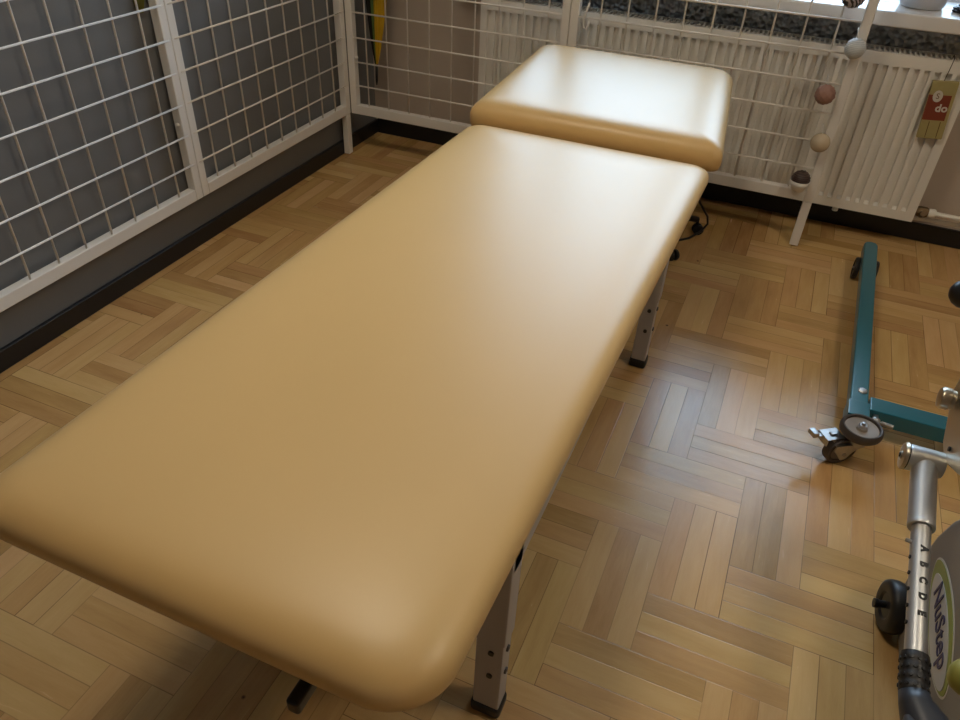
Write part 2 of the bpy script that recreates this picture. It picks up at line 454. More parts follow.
# olive stretch band hanging behind the left panel
bm = bmesh.new()
pts = [(-.046, -1.330, 1.05), (-.046, -1.335, .9), (-.046, -1.345, .83), (-.047, -1.338, .795), (-.046, -1.325, .83), (-.047, -1.318, .9), (-.046, -1.315, 1.05)]
prev = None
for x, y, z in pts:
    a = bm.verts.new((x - .002, y - .010, z)); b = bm.verts.new((x + .003, y + .010, z))
    if prev: bm.faces.new((prev[0], prev[1], b, a))
    prev = (a, b)
r = bmesh.ops.solidify(bm, geom=bm.faces[:], thickness=.002)
o = obj('exercise_band', bm, mat('olive_latex', srgb(128, 122, 52), rough=.45), auto=40)
tag(o, 'olive exercise band hanging behind the left mesh panel by its post', 'exercise band')

# folded umbrella behind the corner of the back panel
um = empty('folded_umbrella', (.078, -.19, .30), (0, math.radians(2.5), 0)); tag(um, 'folded black, green and yellow umbrella hanging point down in the corner', 'umbrella')
cols_u = [mat('umbrella_black', srgb(16, 16, 18), rough=.6), mat('umbrella_green', srgb(92, 116, 60), rough=.6), mat('umbrella_yellow', srgb(206, 166, 30), rough=.55)]
def gore(a0, a1, r0=.0):
    bm = bmesh.new(); prev = None
    for i in range(13):
        t = i / 12; z = .09 + t * .78
        R = .006 + .040 * min(1, t * 2.2) ** .8 * (1 - .25 * max(0, t - .6))
        ring = []
        for k in range(7):
            a = a0 + (a1 - a0) * k / 6
            rr = R * (1 + .22 * math.sin(PI * k / 6) - .1 * (k % 2))
            ring.append(bm.verts.new((rr * math.cos(a), rr * math.sin(a), z)))
        ring.append(bm.verts.new((0, 0, z)))
        if prev:
            for k in range(7): bm.faces.new((prev[k], prev[k + 1], ring[k + 1], ring[k]))
            bm.faces.new((prev[7], prev[0], ring[0], ring[7]))
        else: bm.faces.new(ring)
        prev = ring
    bm.faces.new(prev[::-1])
    return bm
A = [(-2.95, -2.35, 0), (-2.35, -1.75, 0), (-1.75, -1.35, 1), (-1.35, -.75, 2), (-.75, -.1, 2), (-.1, 1.0, 2), (1.0, 2.0, 1), (2.0, 3.33, 0)]
for a0, a1, c in A:
    obj('canopy_panel', gore(a0, a1), cols_u[c], um, auto=60)
bm = bmesh.new(); tube(bm, [(0, 0, 0), (0, 0, .02), (0, 0, .10)], [.003, .0055, .007], 10)
obj('tip', bm, M['black_plastic'], um, smooth=True)
bm = bmesh.new(); tube(bm, [(0, 0, .86), (0, 0, 1.02), (.01, 0, 1.06), (.035, 0, 1.075), (.058, 0, 1.06), (.064, 0, 1.03)], .010, 12)
obj('handle', bm, M['black_plastic'], um, smooth=True)

# ------------------------------------------------------------------ massage balls on the mesh
def ball(px, pz, r, m, label, spikes=None, hook=True, cup=False, y=None):
    yy = (-.278 - r) if y is None else y
    t = empty('massage_ball', (px, yy, pz)); tag(t, label, 'massage ball', 'massage balls hung on the mesh panel')
    bm = bmesh.new()
    bmesh.ops.create_icosphere(bm, subdivisions=4, radius=r)
    if spikes:
        pts = [v.co.copy().normalized() for v in bm.verts]
        ga = PI * (3 - math.sqrt(5)); S = []
        for i in range(spikes):
            z = 1 - 2 * (i + .5) / spikes; q = math.sqrt(1 - z * z); S.append(Vector((q * math.cos(ga * i), q * math.sin(ga * i), z)))
        w = 1.9 / math.sqrt(spikes)
        for v, d in zip(bm.verts, pts):
            b = max(0, 1 - min((d - s).length for s in S) / w)
            v.co = d * (r * (.93 + .10 * b))
    obj('ball', bm, m, t, smooth=True)
    if cup:
        bm = bmesh.new(); lathe(bm, [(0, -r - .010), (r * .6, -r - .008), (r * .98, -r * .55), (r * 1.04, -r * .1), (r * .99, -r * .1), (r * .9, -r * .55), (r * .5, -r * .9), (0, -r * .95)], (0, 0, 0), (0, 0, 1), 28)
        obj('holder_cup', bm, M['white_paint'], t, smooth=True)
    if hook:
        bm = bmesh.new(); tube(bm, [(0, 0, r * .9), (-.004, .002, r * 1.25), (-.008, r * .6, r * 1.6), (-.008, r + .004, r * 1.66), (-.008, r + .010, r * 1.45)], .0016, 8)
        obj('cord_loop', bm, M['white_paint'], t, smooth=True)
    return t
ball(1.898, .889, .036, striped('dark_striped_rubber', srgb(40, 34, 44), srgb(196, 188, 196), 42, axis='DIAGONAL'), 'dark ball with pale stripes, topmost on the mesh beside the foot post', spikes=90)
ball(1.950, .738, .033, striped('white_ribbed_rubber', srgb(214, 220, 226), srgb(190, 198, 206), 60), 'white ribbed ball hanging over the foot post', spikes=140)
ball(1.904, .583, .034, mat('dusty_pink_rubber', srgb(160, 122, 110), rough=.5), 'dusty pink ball hanging on the mesh', spikes=60)
ball(1.937, .420, .033, mat('cream_rubber', srgb(206, 190, 164), rough=.25), 'smooth cream ball hanging over the foot post')
ball(1.912, .278, .034, striped('brown_ribbed_rubber', srgb(58, 44, 42), srgb(84, 66, 62), 50), 'dark brown ball in a white cup, lowest on the mesh', spikes=110, cup=True, hook=False)

# small white hook on a string, hanging on the mesh beside the middle post
bm = bmesh.new()
tube(bm, [(1.052, -.2675, 1.016), (1.046, -.279, 1.014), (1.042, -.288, .98), (1.040, -.288, .84), (1.038, -.288, .765)], .0018, 8)
tube(bm, [(1.038, -.288, .765), (1.030, -.288, .735), (1.022, -.288, .705), (1.024, -.288, .682), (1.036, -.288, .676), (1.044, -.288, .690), (1.043, -.288, .705)], .0036, 10)
o = obj('hanging_hook', bm, M['wire'], smooth=True); tag(o, 'small white hook on a string hanging beside the middle mesh post', 'hook')

# ------------------------------------------------------------------ text helper
def text_mesh(body, size, mtx, mat_, parent, name, shear=0, extrude=.0004, spacing=1, bold=0):
    c = bpy.data.curves.new(name, 'FONT'); c.body = body; c.size = size; c.align_x = 'CENTER'; c.align_y = 'CENTER'
    c.extrude = extrude; c.shear = shear; c.space_character = spacing; c.offset = bold; c.resolution_u = 3
    to = bpy.data.objects.new(name, c); col.objects.link(to)
    dg = bpy.context.evaluated_depsgraph_get(); dg.update()
    me = bpy.data.meshes.new_from_object(to.evaluated_get(dg))
    bpy.data.objects.remove(to); bpy.data.curves.remove(c)
    me.transform(mtx); me.materials.clear(); me.name = name
    return link(name, me, mat_, parent)

def basis(x, y, o):
    x = Vector(x).normalized(); y = (Vector(y) - x * Vector(y).dot(x)).normalized(); z = x.cross(y)
    m = Matrix.Identity(4)
    for i in range(3): m[i][0], m[i][1], m[i][2], m[i][3] = x[i], y[i], z[i], o[i]
    return m

# ------------------------------------------------------------------ hanging packet on the radiator
pk = empty('hanging_packet', (2.276, -.143, .545), (0, math.radians(-5), 0)); tag(pk, 'small yellow and red packet hanging on the right end of the radiator', 'packet')
bm = bmesh.new(); box(bm, -.040, .040, -.009, .009, -.10, .095, .003, 2)
obj('box', bm, mat('yellow_card', srgb(166, 154, 102), rough=.5, var=.08, vscale=30), pk, auto=30)
bm = bmesh.new(); box(bm, -.0395, .030, -.0100, -.0088, -.035, .050)
obj('red_label', bm, mat('red_print', srgb(128, 58, 38), rough=.5), pk)
bm = bmesh.new(); lathe(bm, [(0, 0), (.015, 0), (.015, .0012), (0, .0012)], (-.012, -.0100, .046), (0, -1, 0), 24)
for v in bm.verts: v.co.z = .046 + (v.co.z - .046) * 1.3
obj('emblem', bm, M['logo_white'], pk)
text_mesh('S', .026, basis((1, 0, 0), (0, 0, 1), (-.012, -.0117, .046)), mat('brown_print', srgb(110, 80, 50), rough=.6), pk, 'emblem_letter', extrude=.0003)
text_mesh('do', .036, basis((1, 0, 0), (0, 0, 1), (.010, -.0104, .006)), M['logo_white'], pk, 'white_lettering', extrude=.0005, bold=.001)
for xx in (-.014, .020):
    bm = bmesh.new(); box(bm, xx - .0012, xx + .0012, -.0096, -.0088, -.095, -.040)
    obj('printed_line', bm, mat('dark_print', srgb(90, 66, 34), rough=.6), pk)
bm = bmesh.new(); tube(bm, [(-.006, 0, .094), (.0, .002, .13), (.006, .010, .166), (.004, .030, .172), (.002, .034, .160)], .0012, 8)
obj('hanging_cord', bm, M['black_plastic'], pk, smooth=True)

# ------------------------------------------------------------------ things on the sill
pt = empty('plant_pot', (2.125, -.005, .831)); tag(pt, 'light grey plant pot standing on the window sill', 'plant pot')
bm = bmesh.new(); lathe(bm, [(0, .002), (.066, .002), (.070, .008), (.082, .06), (.094, .125), (.100, .130), (.100, .150), (.094, .150), (.090, .13), (.078, .06), (.066, .02), (0, .02)], n=48)
obj('pot', bm, mat('light_grey_ceramic', srgb(186, 186, 190), rough=.35), pt, auto=40)
bm = bmesh.new(); lathe(bm, [(0, .128), (.089, .128), (.089, .10), (0, .10)], n=32)
obj('soil', bm, mat('potting_soil', srgb(48, 36, 28), rough=.9, bump=.8, bscale=80), pt)
lf = mat('leaf_green', srgb(60, 100, 46), rough=.45)
for i in range(14):
    a = i * 2.4; L_ = .16 + .05 * math.sin(i * 1.7); bm = bmesh.new(); prev = None
    for s in range(9):
        t = s / 8; rr = .01 + t * L_ * .75; h = .128 + L_ * (1.2 * t - .75 * t * t); w = .016 * math.sin(PI * min(1, t * .95 + .05)) + .001
        cx, cy = rr * math.cos(a), rr * math.sin(a); nx, ny = -math.sin(a), math.cos(a)
        ring = [bm.verts.new((cx + nx * w * q, cy + ny * w * q, h + abs(q) * w * .35)) for q in (-1, 0, 1)]
        if prev:
            for q in range(2): bm.faces.new((prev[q], prev[q + 1], ring[q + 1], ring[q]))
        prev = ring
    bmesh.ops.solidify(bm, geom=bm.faces[:], thickness=.001)
    obj('leaf', bm, lf, pt, smooth=True)
bm = bmesh.new()
P_ = []
for i in range(70):
    a = i * .36; rr = .030 + .004 * math.sin(i * .9); P_.append((2.262 + rr * math.cos(a) * 1.25, -.035 + rr * math.sin(a), (.835) + .0045 * (i // 17) + .001 * math.sin(i)))
tube(bm, P_, .0032, 8)
o = obj('coiled_cable', bm, M['black_plastic'], smooth=True); tag(o, 'small coil of black cable lying on the sill right of the pot', 'cable')

# ------------------------------------------------------------------ treatment table
tb = empty('treatment_table', (1.32, -1.9, 0)); tag(tb, 'long treatment table with tan vinyl pads on a grey steel frame', 'treatment table')
def tch(name, bm, m, parent=None, **k):
    for v in bm.verts: v.co -= tb.location
    return obj(name, bm, m, parent or tb, **k)

def rring(w, l, d, rr, n=14):
    """rounded rectangle outline (counter-clockwise), inset d, in [0..w]x[0..l]"""
    rr = [max(q - d * .35 if d < .1 else q - .035 - (d - .1) * .2, .006) for q in rr]; out = []
    for r, sx, sy, a0 in ((rr[0], 1, 0, -90), (rr[1], 1, 1, 0), (rr[2], 0, 1, 90), (rr[3], 0, 0, 180)):
        cx = w - d - r if sx else d + r; cy = l - d - r if sy else d + r
        for i in range(n + 1):
            a = math.radians(a0 + 90 * i / n); out.append((cx + r * math.cos(a), cy + r * math.sin(a)))
    # straight edges get extra points
    res = []
    for i, p in enumerate(out):
        q = out[(i + 1) % len(out)]; res.append(p)
        if (i + 1) % (n + 1) == 0:
            for s in range(1, 12): res.append((p[0] + (q[0] - p[0]) * s / 12, p[1] + (q[1] - p[1]) * s / 12))
    return res

def pad(name, c, th, r0, prof, parent=None, sag=None):
    """c = near-left, near-right, far-right, far-left corners at mid height"""
    c = [Vector(p) for p in c]
    w = (c[1] - c[0]).length; l = (c[3] - c[0]).length
    bm = bmesh.new(); rings = []
    for d, z in prof:
        ring = []
        for x, y in rring(w, l, d, r0):
            u, v = x / w, y / l
            p = c[0] * (1 - u) * (1 - v) + c[1] * u * (1 - v) + c[2] * u * v + c[3] * (1 - u) * v
            ring.append(bm.verts.new((p.x, p.y, p.z + z * th)))
        rings.append(ring)
    n = len(rings[0])
    for a, b in zip(rings, rings[1:]):
        for k in range(n): bm.faces.new((a[k], a[(k + 1) % n], b[(k + 1) % n], b[k]))
    bm.faces.new(rings[0][::-1]); bm.faces.new(rings[-1])
    return tch(name, bm, M['vinyl'], parent, smooth=True)

PROF = [(.030, -.52), (.012, -.52), (.004, -.44), (.0, -.28), (.0, -.10), (.003, .06), (.009, .19), (.019, .30), (.032, .38), (.050, .435), (.075, .47), (.11, .495), (.16, .512), (.22, .522), (.28, .527)]
main = pad('main_pad', [(.955, -2.803, .592), (1.634, -2.803, .592), (1.664, -1.205, .592), (.977, -1.205, .592)], .062, (.080, .034, .045, .060), PROF)
PROFH = [(.030, -.52), (.012, -.52), (.004, -.46), (.0, -.30), (.0, -.02), (.004, .14), (.012, .28), (.024, .385), (.040, .45), (.060, .485), (.09, .50), (.13, .505), (.20, .508)]
head = pad('head_pad', [(.962, -1.196, .622), (1.682, -1.188, .622), (1.606, -.440, .622), (.920, -.440, .622)], .080, (.028, .055, .055, .028), PROFH)
for nm, q in (('main_board', [(1.02, -2.765), (1.60, -2.765), (1.625, -1.24), (1.02, -1.24)]), ('head_board', [(1.02, -1.16), (1.635, -1.16), (1.565, -.46), (.965, -.46)])):
    z0, z1 = (.546, .5595) if nm == 'main_board' else (.566, .5795)
    bm = bmesh.new(); prism(bm, q, z0, z1, 'xy'); tch(nm, bm, M['ply'])
# steel frame
bm = bmesh.new()
box(bm, 1.578, 1.614, -2.474, -1.262, .422, .545, .004)
box(bm, 1.030, 1.066, -2.474, -1.262, .422, .545, .004)
for y in (-2.474, -1.300, -1.9): box(bm, 1.066, 1.578, y, y + .038, .49, .545, .003)
tch('frame', bm, M['leg_grey'], auto=40)
bm = bmesh.new()
box(bm, 1.12, 1.155, -1.262, -.62, .505, .5655, .003); box(bm, 1.46, 1.495, -1.262, -.62, .505, .5655, .003)
tch('head_support', bm, M['leg_grey'], auto=40)
bm = bmesh.new(); box(bm, 1.612, 1.6165, -2.500, -2.462, .492, .510, .001, 1)
tch('frame_gap_shade', bm, M['black_plastic'])  # black block stands in for the dark gap at the rail end
tag(tb.children[-1], 'black block standing for the shaded rail gap', None)
def leg(x0, x1, y0, y1, inward, side):
    bm = bmesh.new(); box(bm, x0, x1, y0, y1, .235, .545, .004)       # outer sleeve
    L1 = tch('leg', bm, M['leg_grey'], auto=40)
    bm = bmesh.new(); box(bm, x0 + .003, x1 - .003, y0 + .003, y1 - .003, .028, .30, .003)
    tch('lower_tube', bm, M['leg_grey'], L1, auto=40)
    for v in (0,): pass
    bm = bmesh.new(); box(bm, x0 - .001, x1 + .001, y0 - .001, y1 + .001, 0, .030, .008, 3)
    tch('foot_cap', bm, M['black_rubber'], L1, auto=40)
    for z in (.205, .135):
        bm = bmesh.new(); lathe(bm, [(0, .0), (.0055, .0), (.0055, .0035), (0, .0035)], ((x0 + x1) / 2 + .004, y0 + .003, z), (0, -1, 0), 14)
        tch('bolt_hole', bm, M['black_plastic'], L1)
        bm = bmesh.new(); lathe(bm, [(0, 0), (.0065, 0), (.0060, .0035), (0, .0045)], ((x1 - .003) if side > 0 else (x0 + .003), (y0 + y1) / 2, z), (side, 0, 0), 14)
        tch('bolt', bm, M['rubber'], L1)
    return L1
leg(1.558, 1.614, -2.478, -2.432, 1, 1)
leg(1.566, 1.614, -1.318, -1.272, 1, 1)
leg(1.030, 1.086, -2.478, -2.432, 1, -1)
leg(1.030, 1.086, -1.318, -1.272, 1, -1)
# diagonal gussets under the side rails
bm = bmesh.new(); prism(bm, [(-2.432, .462), (-2.352, .462), (-2.432, .372)], 1.585, 1.608, 'yz')
tch('gusset', bm, M['leg_grey'])
# adjusting bar with a black end cap poking out at the near end
bm = bmesh.new(); tube(bm, [(1.468, -2.47, .515), (1.468, -2.79, .515)], .008, 12)
lv = tch('adjusting_bar', bm, M['leg_grey'], smooth=True)
bm = bmesh.new(); box(bm, 1.459, 1.477, -2.812, -2.770, .503, .527, .005, 3)
tch('bar_cap', bm, M['black_plastic'], lv, auto=40)

# cable dangling from the table
bm = bmesh.new()
tube(bm, [(1.50, -.62, .50), (1.55, -.52, .30), (1.59, -.42, .16), (1.625, -.36, .085), (1.632, -.35, .05), (1.615, -.37, .022), (1.58, -.42, .008), (1.53, -.47, .0055), (1.46, -.55, .0055)], .0045, 10)
tch('power_cable', bm, M['black_plastic'], smooth=True)

# ------------------------------------------------------------------ rolling stool, mostly hidden under the head end
st = empty('rolling_stool', (1.400, -.450, 0), (0, 0, math.radians(26))); tag(st, 'black rolling stool pushed under the head end, one caster showing', 'stool')
bm = bmesh.new(); lathe(bm, [(0, .38), (.145, .38), (.155, .39), (.155, .42), (.145, .432), (0, .438)], n=40); obj('seat', bm, M['black_plastic'], st, auto=40)
bm = bmesh.new(); lathe(bm, [(0, .05), (.03, .05), (.03, .10), (.022, .11), (.022, .25), (.014, .25), (.014, .38), (0, .38)], n=20); obj('column', bm, M['black_plastic'], st, auto=40)
for k in range(5):
    a = 2 * PI * k / 5; ca, sa = math.cos(a), math.sin(a)
    bm = bmesh.new(); tube(bm, [(.02 * ca, .02 * sa, .085), (.12 * ca, .12 * sa, .078), (.215 * ca, .215 * sa, .062)], [.018, .014, .011], 10)
    lg = obj('base_arm', bm, M['black_plastic'], st, smooth=True)
    bm = bmesh.new()
    for s in (-1, 1): lathe(bm, [(0, -.006), (.019, -.006), (.021, -.003), (.021, .003), (.019, .006), (0, .006)], (.222 * ca - sa * .010 * s, .222 * sa + ca * .010 * s, .021), (-sa, ca, 0), 20)
    tube(bm, [(.215 * ca, .215 * sa, .066), (.215 * ca, .215 * sa, .03)], .006, 8)
    obj('caster', bm, M['black_rubber'], lg, auto=40)

# ------------------------------------------------------------------ teal patient lift base
lift = empty('patient_lift', (2.2, -1.3, 0)); tag(lift, 'teal steel base of a patient lift, standing on casters on the parquet', 'patient lift')
def lch(name, bm, m, parent=None, **k):
    for v in bm.verts: v.co -= lift.location
    return obj(name, bm, m, parent or lift, **k)
def bar_pts(x0, y0, x1, y1, w, z0, z1, name='leg', rnd=True):
    d = Vector((x1 - x0, y1 - y0)).normalized(); n = Vector((-d.y, d.x)) * (w / 2)
    a = Vector((x0, y0)); b = Vector((x1, y1)); poly = [a + n, a - n]
    if rnd:
        for i in range(9):
            t = -PI / 2 + PI * i / 8; poly.append(b + d * (w / 2) * math.cos(t) * 1.0 + n * math.sin(t))
    else: poly += [b - n, b + n]
    bm = bmesh.new(); prism(bm, [tuple(p) for p in poly], z0, z1, 'xy', bevel=.005)
    return bm
lb = lch('leg', bar_pts(2.184, -1.400, 2.212, -.345, .046, .062, .102), M['teal'], auto=50)
bm = bmesh.new(); lathe(bm, [(.0, .0), (.0135, .0), (.013, .003), (.009, .0055), (0, .006)], (2.193, -1.283, .102), (0, 0, 1), 6)
lch('bolt_head', bm, M['zinc'], lb, auto=30)
bm = bmesh.new(); box(bm, 2.158, 2.212, -1.402, -1.335, .058, .106, .003, 2)
lch('end_sleeve', bm, M['teal'], lb, auto=40)
# twin wheels at the far end
for s in (-1, 1):
    bm = bmesh.new(); x = 2.211 + s * .030
    lathe(bm, [(0, -.006), (.026, -.006), (.028, -.009), (.037, -.008), (.039, -.004), (.039, .004), (.037, .008), (.028, .009), (.026, .006), (0, .006)], (x, -.43, .039), (1, 0, 0), 32)
    lch('front_wheel', bm, M['black_rubber'], auto=35)
bm = bmesh.new(); tube(bm, [(2.17, -.43, .039), (2.245, -.43, .039)], .004, 10); box(bm, 2.196, 2.219, -.445, -.415, .039, .062)
lch('wheel_axle', bm, M['zinc'], auto=40)
# cross bar
bm = bmesh.new(); box(bm, 2.214, 2.90, -1.352, -1.292, .052, .099, .004, 2)
lch('crossbar', bm, M['teal'], auto=40)
bm = bar_pts(2.918, -1.40, 2.918, -.345, .036, .062, .102)
lch('leg', bm, M['teal'], auto=50)
bm = bmesh.new(); lathe(bm, [(0, -.012), (.036, -.012), (.039, -.006), (.039, .006), (.036, .012), (0, .012)], (2.918, -.43, .039), (1, 0, 0), 28)
box(bm, 2.91, 2.926, -.44, -.42, .039, .064); lch('front_wheel', bm, M['black_rubber'], auto=40)
bm = bmesh.new(); lathe(bm, [(0, -.012), (.036, -.012), (.039, -.006), (.039, .006), (.036, .012), (0, .012)], (2.918, -1.37, .039), (1, 0, 0), 28)
box(bm, 2.91, 2.926, -1.38, -1.36, .039, .064); lch('rear_wheel', bm, M['black_rubber'], auto=40)
# stud bolt between leg and cross bar
bm = bmesh.new(); lathe(bm, [(0, -.011), (.007, -.010), (.011, -.004), (.011, .004), (.007, .010), (0, .011)], (2.232, -1.376, .083), (1, -.05, .0), 16)
for v in list(bm.verts): pass
tube(bm, [(2.236, -1.376, .083), (2.245, -1.378, .083), (2.246, -1.378, .083), (2.275, -1.382, .083)], [.004, .004, .006, .006], 12)
box(bm, 2.226, 2.238, -1.374, -1.352, .078, .088)
lch('stud_bolt', bm, M['zinc'], auto=40)
# horizontal bumper roller on top of the near end
BX, BY, BZ = 2.192, -1.455, .090
bm = bmesh.new()
lathe(bm, [(.030, .0), (.046, .0), (.051, .006), (.0525, .014), (.051, .022), (.047, .026), (.043, .025), (.041, .019), (.030, .018)], (BX, BY, BZ), (0, 0, 1), 48)
bw = lch('bumper_roller', bm, M['rubber'], auto=50)
bm = bmesh.new(); lathe(bm, [(0, .004), (.0415, .004), (.0415, .019), (.036, .020), (.014, .016), (.012, .021), (0, .021)], (BX, BY, BZ), (0, 0, 1), 40)
lch('roller_hub', bm, M['hub'], bw, auto=40)
bm = bmesh.new(); lathe(bm, [(0, .02), (.012, .02), (.012, .028), (.010, .030), (0, .030)], (BX, BY, BZ), (0, 0, 1), 6)
lathe(bm, [(0, .03), (.005, .03), (.005, .036), (0, .037)], (BX, BY, BZ), (0, 0, 1), 10)
lch('hub_bolt', bm, M['zinc'], bw, auto=30)
# swivel caster with brake under the roller
cs = empty('caster', (BX - lift.location.x - .002, BY - lift.location.y, 0), (0, 0, math.radians(36))); cs.parent = lift; cs.scale = (1.1, 1.1, 1)
cdir = -1
bm = bmesh.new(); lathe(bm, [(0, .062), (.024, .062), (.026, .068), (.026, .076), (.022, .080), (.012, .0895), (0, .0895)], (0, 0, 0), (0, 0, 1), 24)
obj('swivel', bm, M['zinc'], cs, auto=40)
bm = bmesh.new()
for s in (-1, 1):
    poly = [(.012, .066), (-.062, .072), (-.064, .055), (-.038, .020), (-.026, .022), (-.012, .045), (.010, .060)]
    prism(bm, poly, s * .017 - .0012, s * .017 + .0012, 'xz')
box(bm, -.060, .010, -.018, .018, .066, .069)
obj('fork', bm, M['zinc'], cs, auto=30)
bm = bmesh.new()
lathe(bm, [(.028, -.009), (.032, -.011), (.0385, -.010), (.040, -.005), (.040, .005), (.0385, .010), (.032, .011), (.028, .009)], (-.034, 0, .040), (0, 1, 0), 40)
obj('tyre', bm, M['rubber'], cs, auto=50)
bm = bmesh.new()
lathe(bm, [(0, -.010), (.010, -.010), (.012, -.005), (.029, -.006), (.029, .006), (.012, .005), (.010, .010), (0, .010)], (-.034, 0, .040), (0, 1, 0), 32)
tube(bm, [(-.034, -.021, .040), (-.034, .021, .040)], .005, 10)
obj('wheel_hub', bm, M['hub'], cs, auto=40)
bm = bmesh.new()
box(bm, -.082, -.036, -.019, .019, .082, .0845, .001, 1)
box(bm, -.082, -.079, -.019, .019, .064, .084)
box(bm, -.064, -.048, -.006, .006, .0845, .0895, .001, 1)
box(bm, -.060, -.056, -.017, .017, .068, .083)
for v in bm.verts: v.co.y += .014
obj('brake_plate', bm, M['zinc'], cs, auto=30)
bm = bmesh.new()
box(bm, -.098, -.080, -.004, .008, .079, .082, 0, 1, Matrix.Identity(4)); box(bm, -.113, -.097, -.010, .014, .084, .098, .003, 2)
box(bm, -.099, -.096, -.004, .009, .079, .087)
for v in bm.verts: v.co.y += .018
obj('brake_pedal', bm, M['zinc'], cs, auto=40)

# ------------------------------------------------------------------ exercise stepper machine (right edge)
ms = empty('exercise_machine', (2.5, -2.1, 0)); tag(ms, 'grey seated stepper exercise machine with silver adjustable arm, at the right edge', 'exercise machine')
def mch(name, bm, m, parent=None, **k):
    for v in bm.verts: v.co -= ms.location
    return obj(name, bm, m, parent or ms, **k)
SX = 2.294
poly = [(-1.893, 0.012), (-1.89, 0.07), (-1.884, 0.13), (-1.882, 0.175), (-1.89, 0.235), (-1.913, 0.3), (-1.958, 0.37), (-2.028, 0.435), (-2.138, 0.49), (-2.278, 0.52), (-2.438, 0.52), (-2.618, 0.48), (-2.768, 0.4), (-2.858, 0.28), (-2.888, 0.15), (-2.888, 0.012)]
bm = bmesh.new(); prism(bm, poly[::-1], SX, SX + .46, 'yz', bevel=.018)
body = mch('shroud', bm, M['shroud'], auto=60)
# oval badge on the side
def badge(name, cy, cz, a, b, rot, x0, m, parent=None, n=48, pw=2.0):
    bm = bmesh.new(); cr, sr = math.cos(rot), math.sin(rot); P2 = []
    for i in range(n):
        t = 2 * PI * i / n; u = a * math.copysign(abs(math.cos(t)) ** (2 / pw), math.cos(t)); v = b * math.copysign(abs(math.sin(t)) ** (2 / pw), math.sin(t))
        P2.append((cy + u * cr - v * sr, cz + u * sr + v * cr))
    prism(bm, P2, x0, x0 + .002, 'yz'); return mch(name, bm, m, parent)
BCY, BCZ, BR = -2.100, .218, .06
bd = badge('badge', BCY, BCZ, .141, .050, BR, SX - .0015, M['logo_green'], pw=1.8)
badge('badge_rim', BCY, BCZ, .146, .055, BR, SX - .0006, M['logo_white'], bd, pw=1.8)
badge('badge_face', BCY - .008, BCZ - .006, .121, .039, BR, SX - .0025, M['logo_white'], bd, pw=1.9)
tx = (0, -math.cos(BR), -math.sin(BR)); ty = (0, -math.sin(BR), math.cos(BR))
def absmat(mm): return Matrix.Translation(-ms.location) @ mm
text_mesh('NuStep', .056, absmat(basis(tx, ty, (SX - .0032, BCY - .006, BCZ + .002))), M['logo_blue'], bd, 'badge_lettering', extrude=.0006, bold=.0004)

# transport wheel in front of the shroud
WX, WY, WZ = 2.273, -1.952, .057
bm = bmesh.new(); lathe(bm, [(.030, -.016), (.044, -.018), (.052, -.014), (.055, -.006), (.055, .006), (.052, .014), (.044, .018), (.030, .016), (.018, .006), (.018, -.006), (.030, -.016)], (WX, WY, WZ), (1, .15, 0), 44)
tw = mch('transport_wheel', bm, M['black_rubber'], auto=50)
bm = bmesh.new(); lathe(bm, [(0, -.014), (.030, -.012), (.030, .012), (0, .014)], (WX, WY, WZ), (1, .15, 0), 32); mch('wheel_hub', bm, M['black_plastic'], tw, auto=50)
bm = bmesh.new(); tube(bm, [(WX - .034, WY - .005, WZ), (WX - .012, WY, WZ), (WX + .055, WY + .008, WZ)], .0075, 14)
lathe(bm, [(0, 0), (.008, 0), (.010, .004), (.010, .010), (0, .012)], (WX - .026, WY - .004, WZ), (-1, -.1, 0), 14)
mch('axle', bm, M['black_plastic'], tw, auto=40)

# arm: from the pivot towards the viewer
J = Vector((2.197, -1.936, .430))      # pivot centre on tube axis
E1 = Vector((2.199, -2.300, .345))     # end of inner tube
ax = (E1 - J).normalized()
Lq = (E1 - J).length
arm = bmesh.new(); tube(arm, [J + ax * .004, J + ax * .133], .0212, 28, cap=False)
lathe(arm, [(.016, .131), (.0205, .131), (.0216, .135), (.0216, .140), (.0208, .142), (.016, .142)], J, ax, 28)
ar = mch('arm_sleeve', arm, M['alu'], auto=40)
bm = bmesh.new(); tube(bm, [J + ax * .12, E1 + ax * .01], .0152, 28); it = mch('arm_tube', bm, M['alu'], auto=40)
# printed letters A to E down the tube, reading along it
camp = Vector((1.805895, -3.13308, 1.35))
for k, chh in enumerate('ABCDE'):
    s = .190 + k * .0286
    c = J + ax * s; v = (camp - c); v -= ax * v.dot(ax); v.normalize()
    side = ax.cross(v)      # points to image right or left
    ang = math.radians(-24); nrm = (v * math.cos(ang) + side * math.sin(ang)).normalized()
    up = nrm.cross(ax)
    m_ = basis(ax, up, c + nrm * .0150) @ Matrix.Rotation(math.radians(2), 4, 'Z')
    text_mesh(chh, .0155, absmat(m_), M['letter'], it, 'printed_letter', extrude=.0006, bold=.0011)
# row of adjustment pins on the left side of the tube
for k in range(6):
    s = .176 + k * .029; c = J + ax * s
    v = Vector((-1, 0, 0)); v -= ax * v.dot(ax); v.normalize()
    bm = bmesh.new(); lathe(bm, [(0, .0), (.0035, .0), (.0035, (.023 if k == 0 else .0168) - 0), (0, (.0245 if k == 0 else .0172))], c, (v + Vector((0, 0, .15))).normalized(), 10)
    mch('pin_hole' if k else 'spring_pin', bm, M['zinc'] if k == 0 else M['letter'], it, smooth=False)
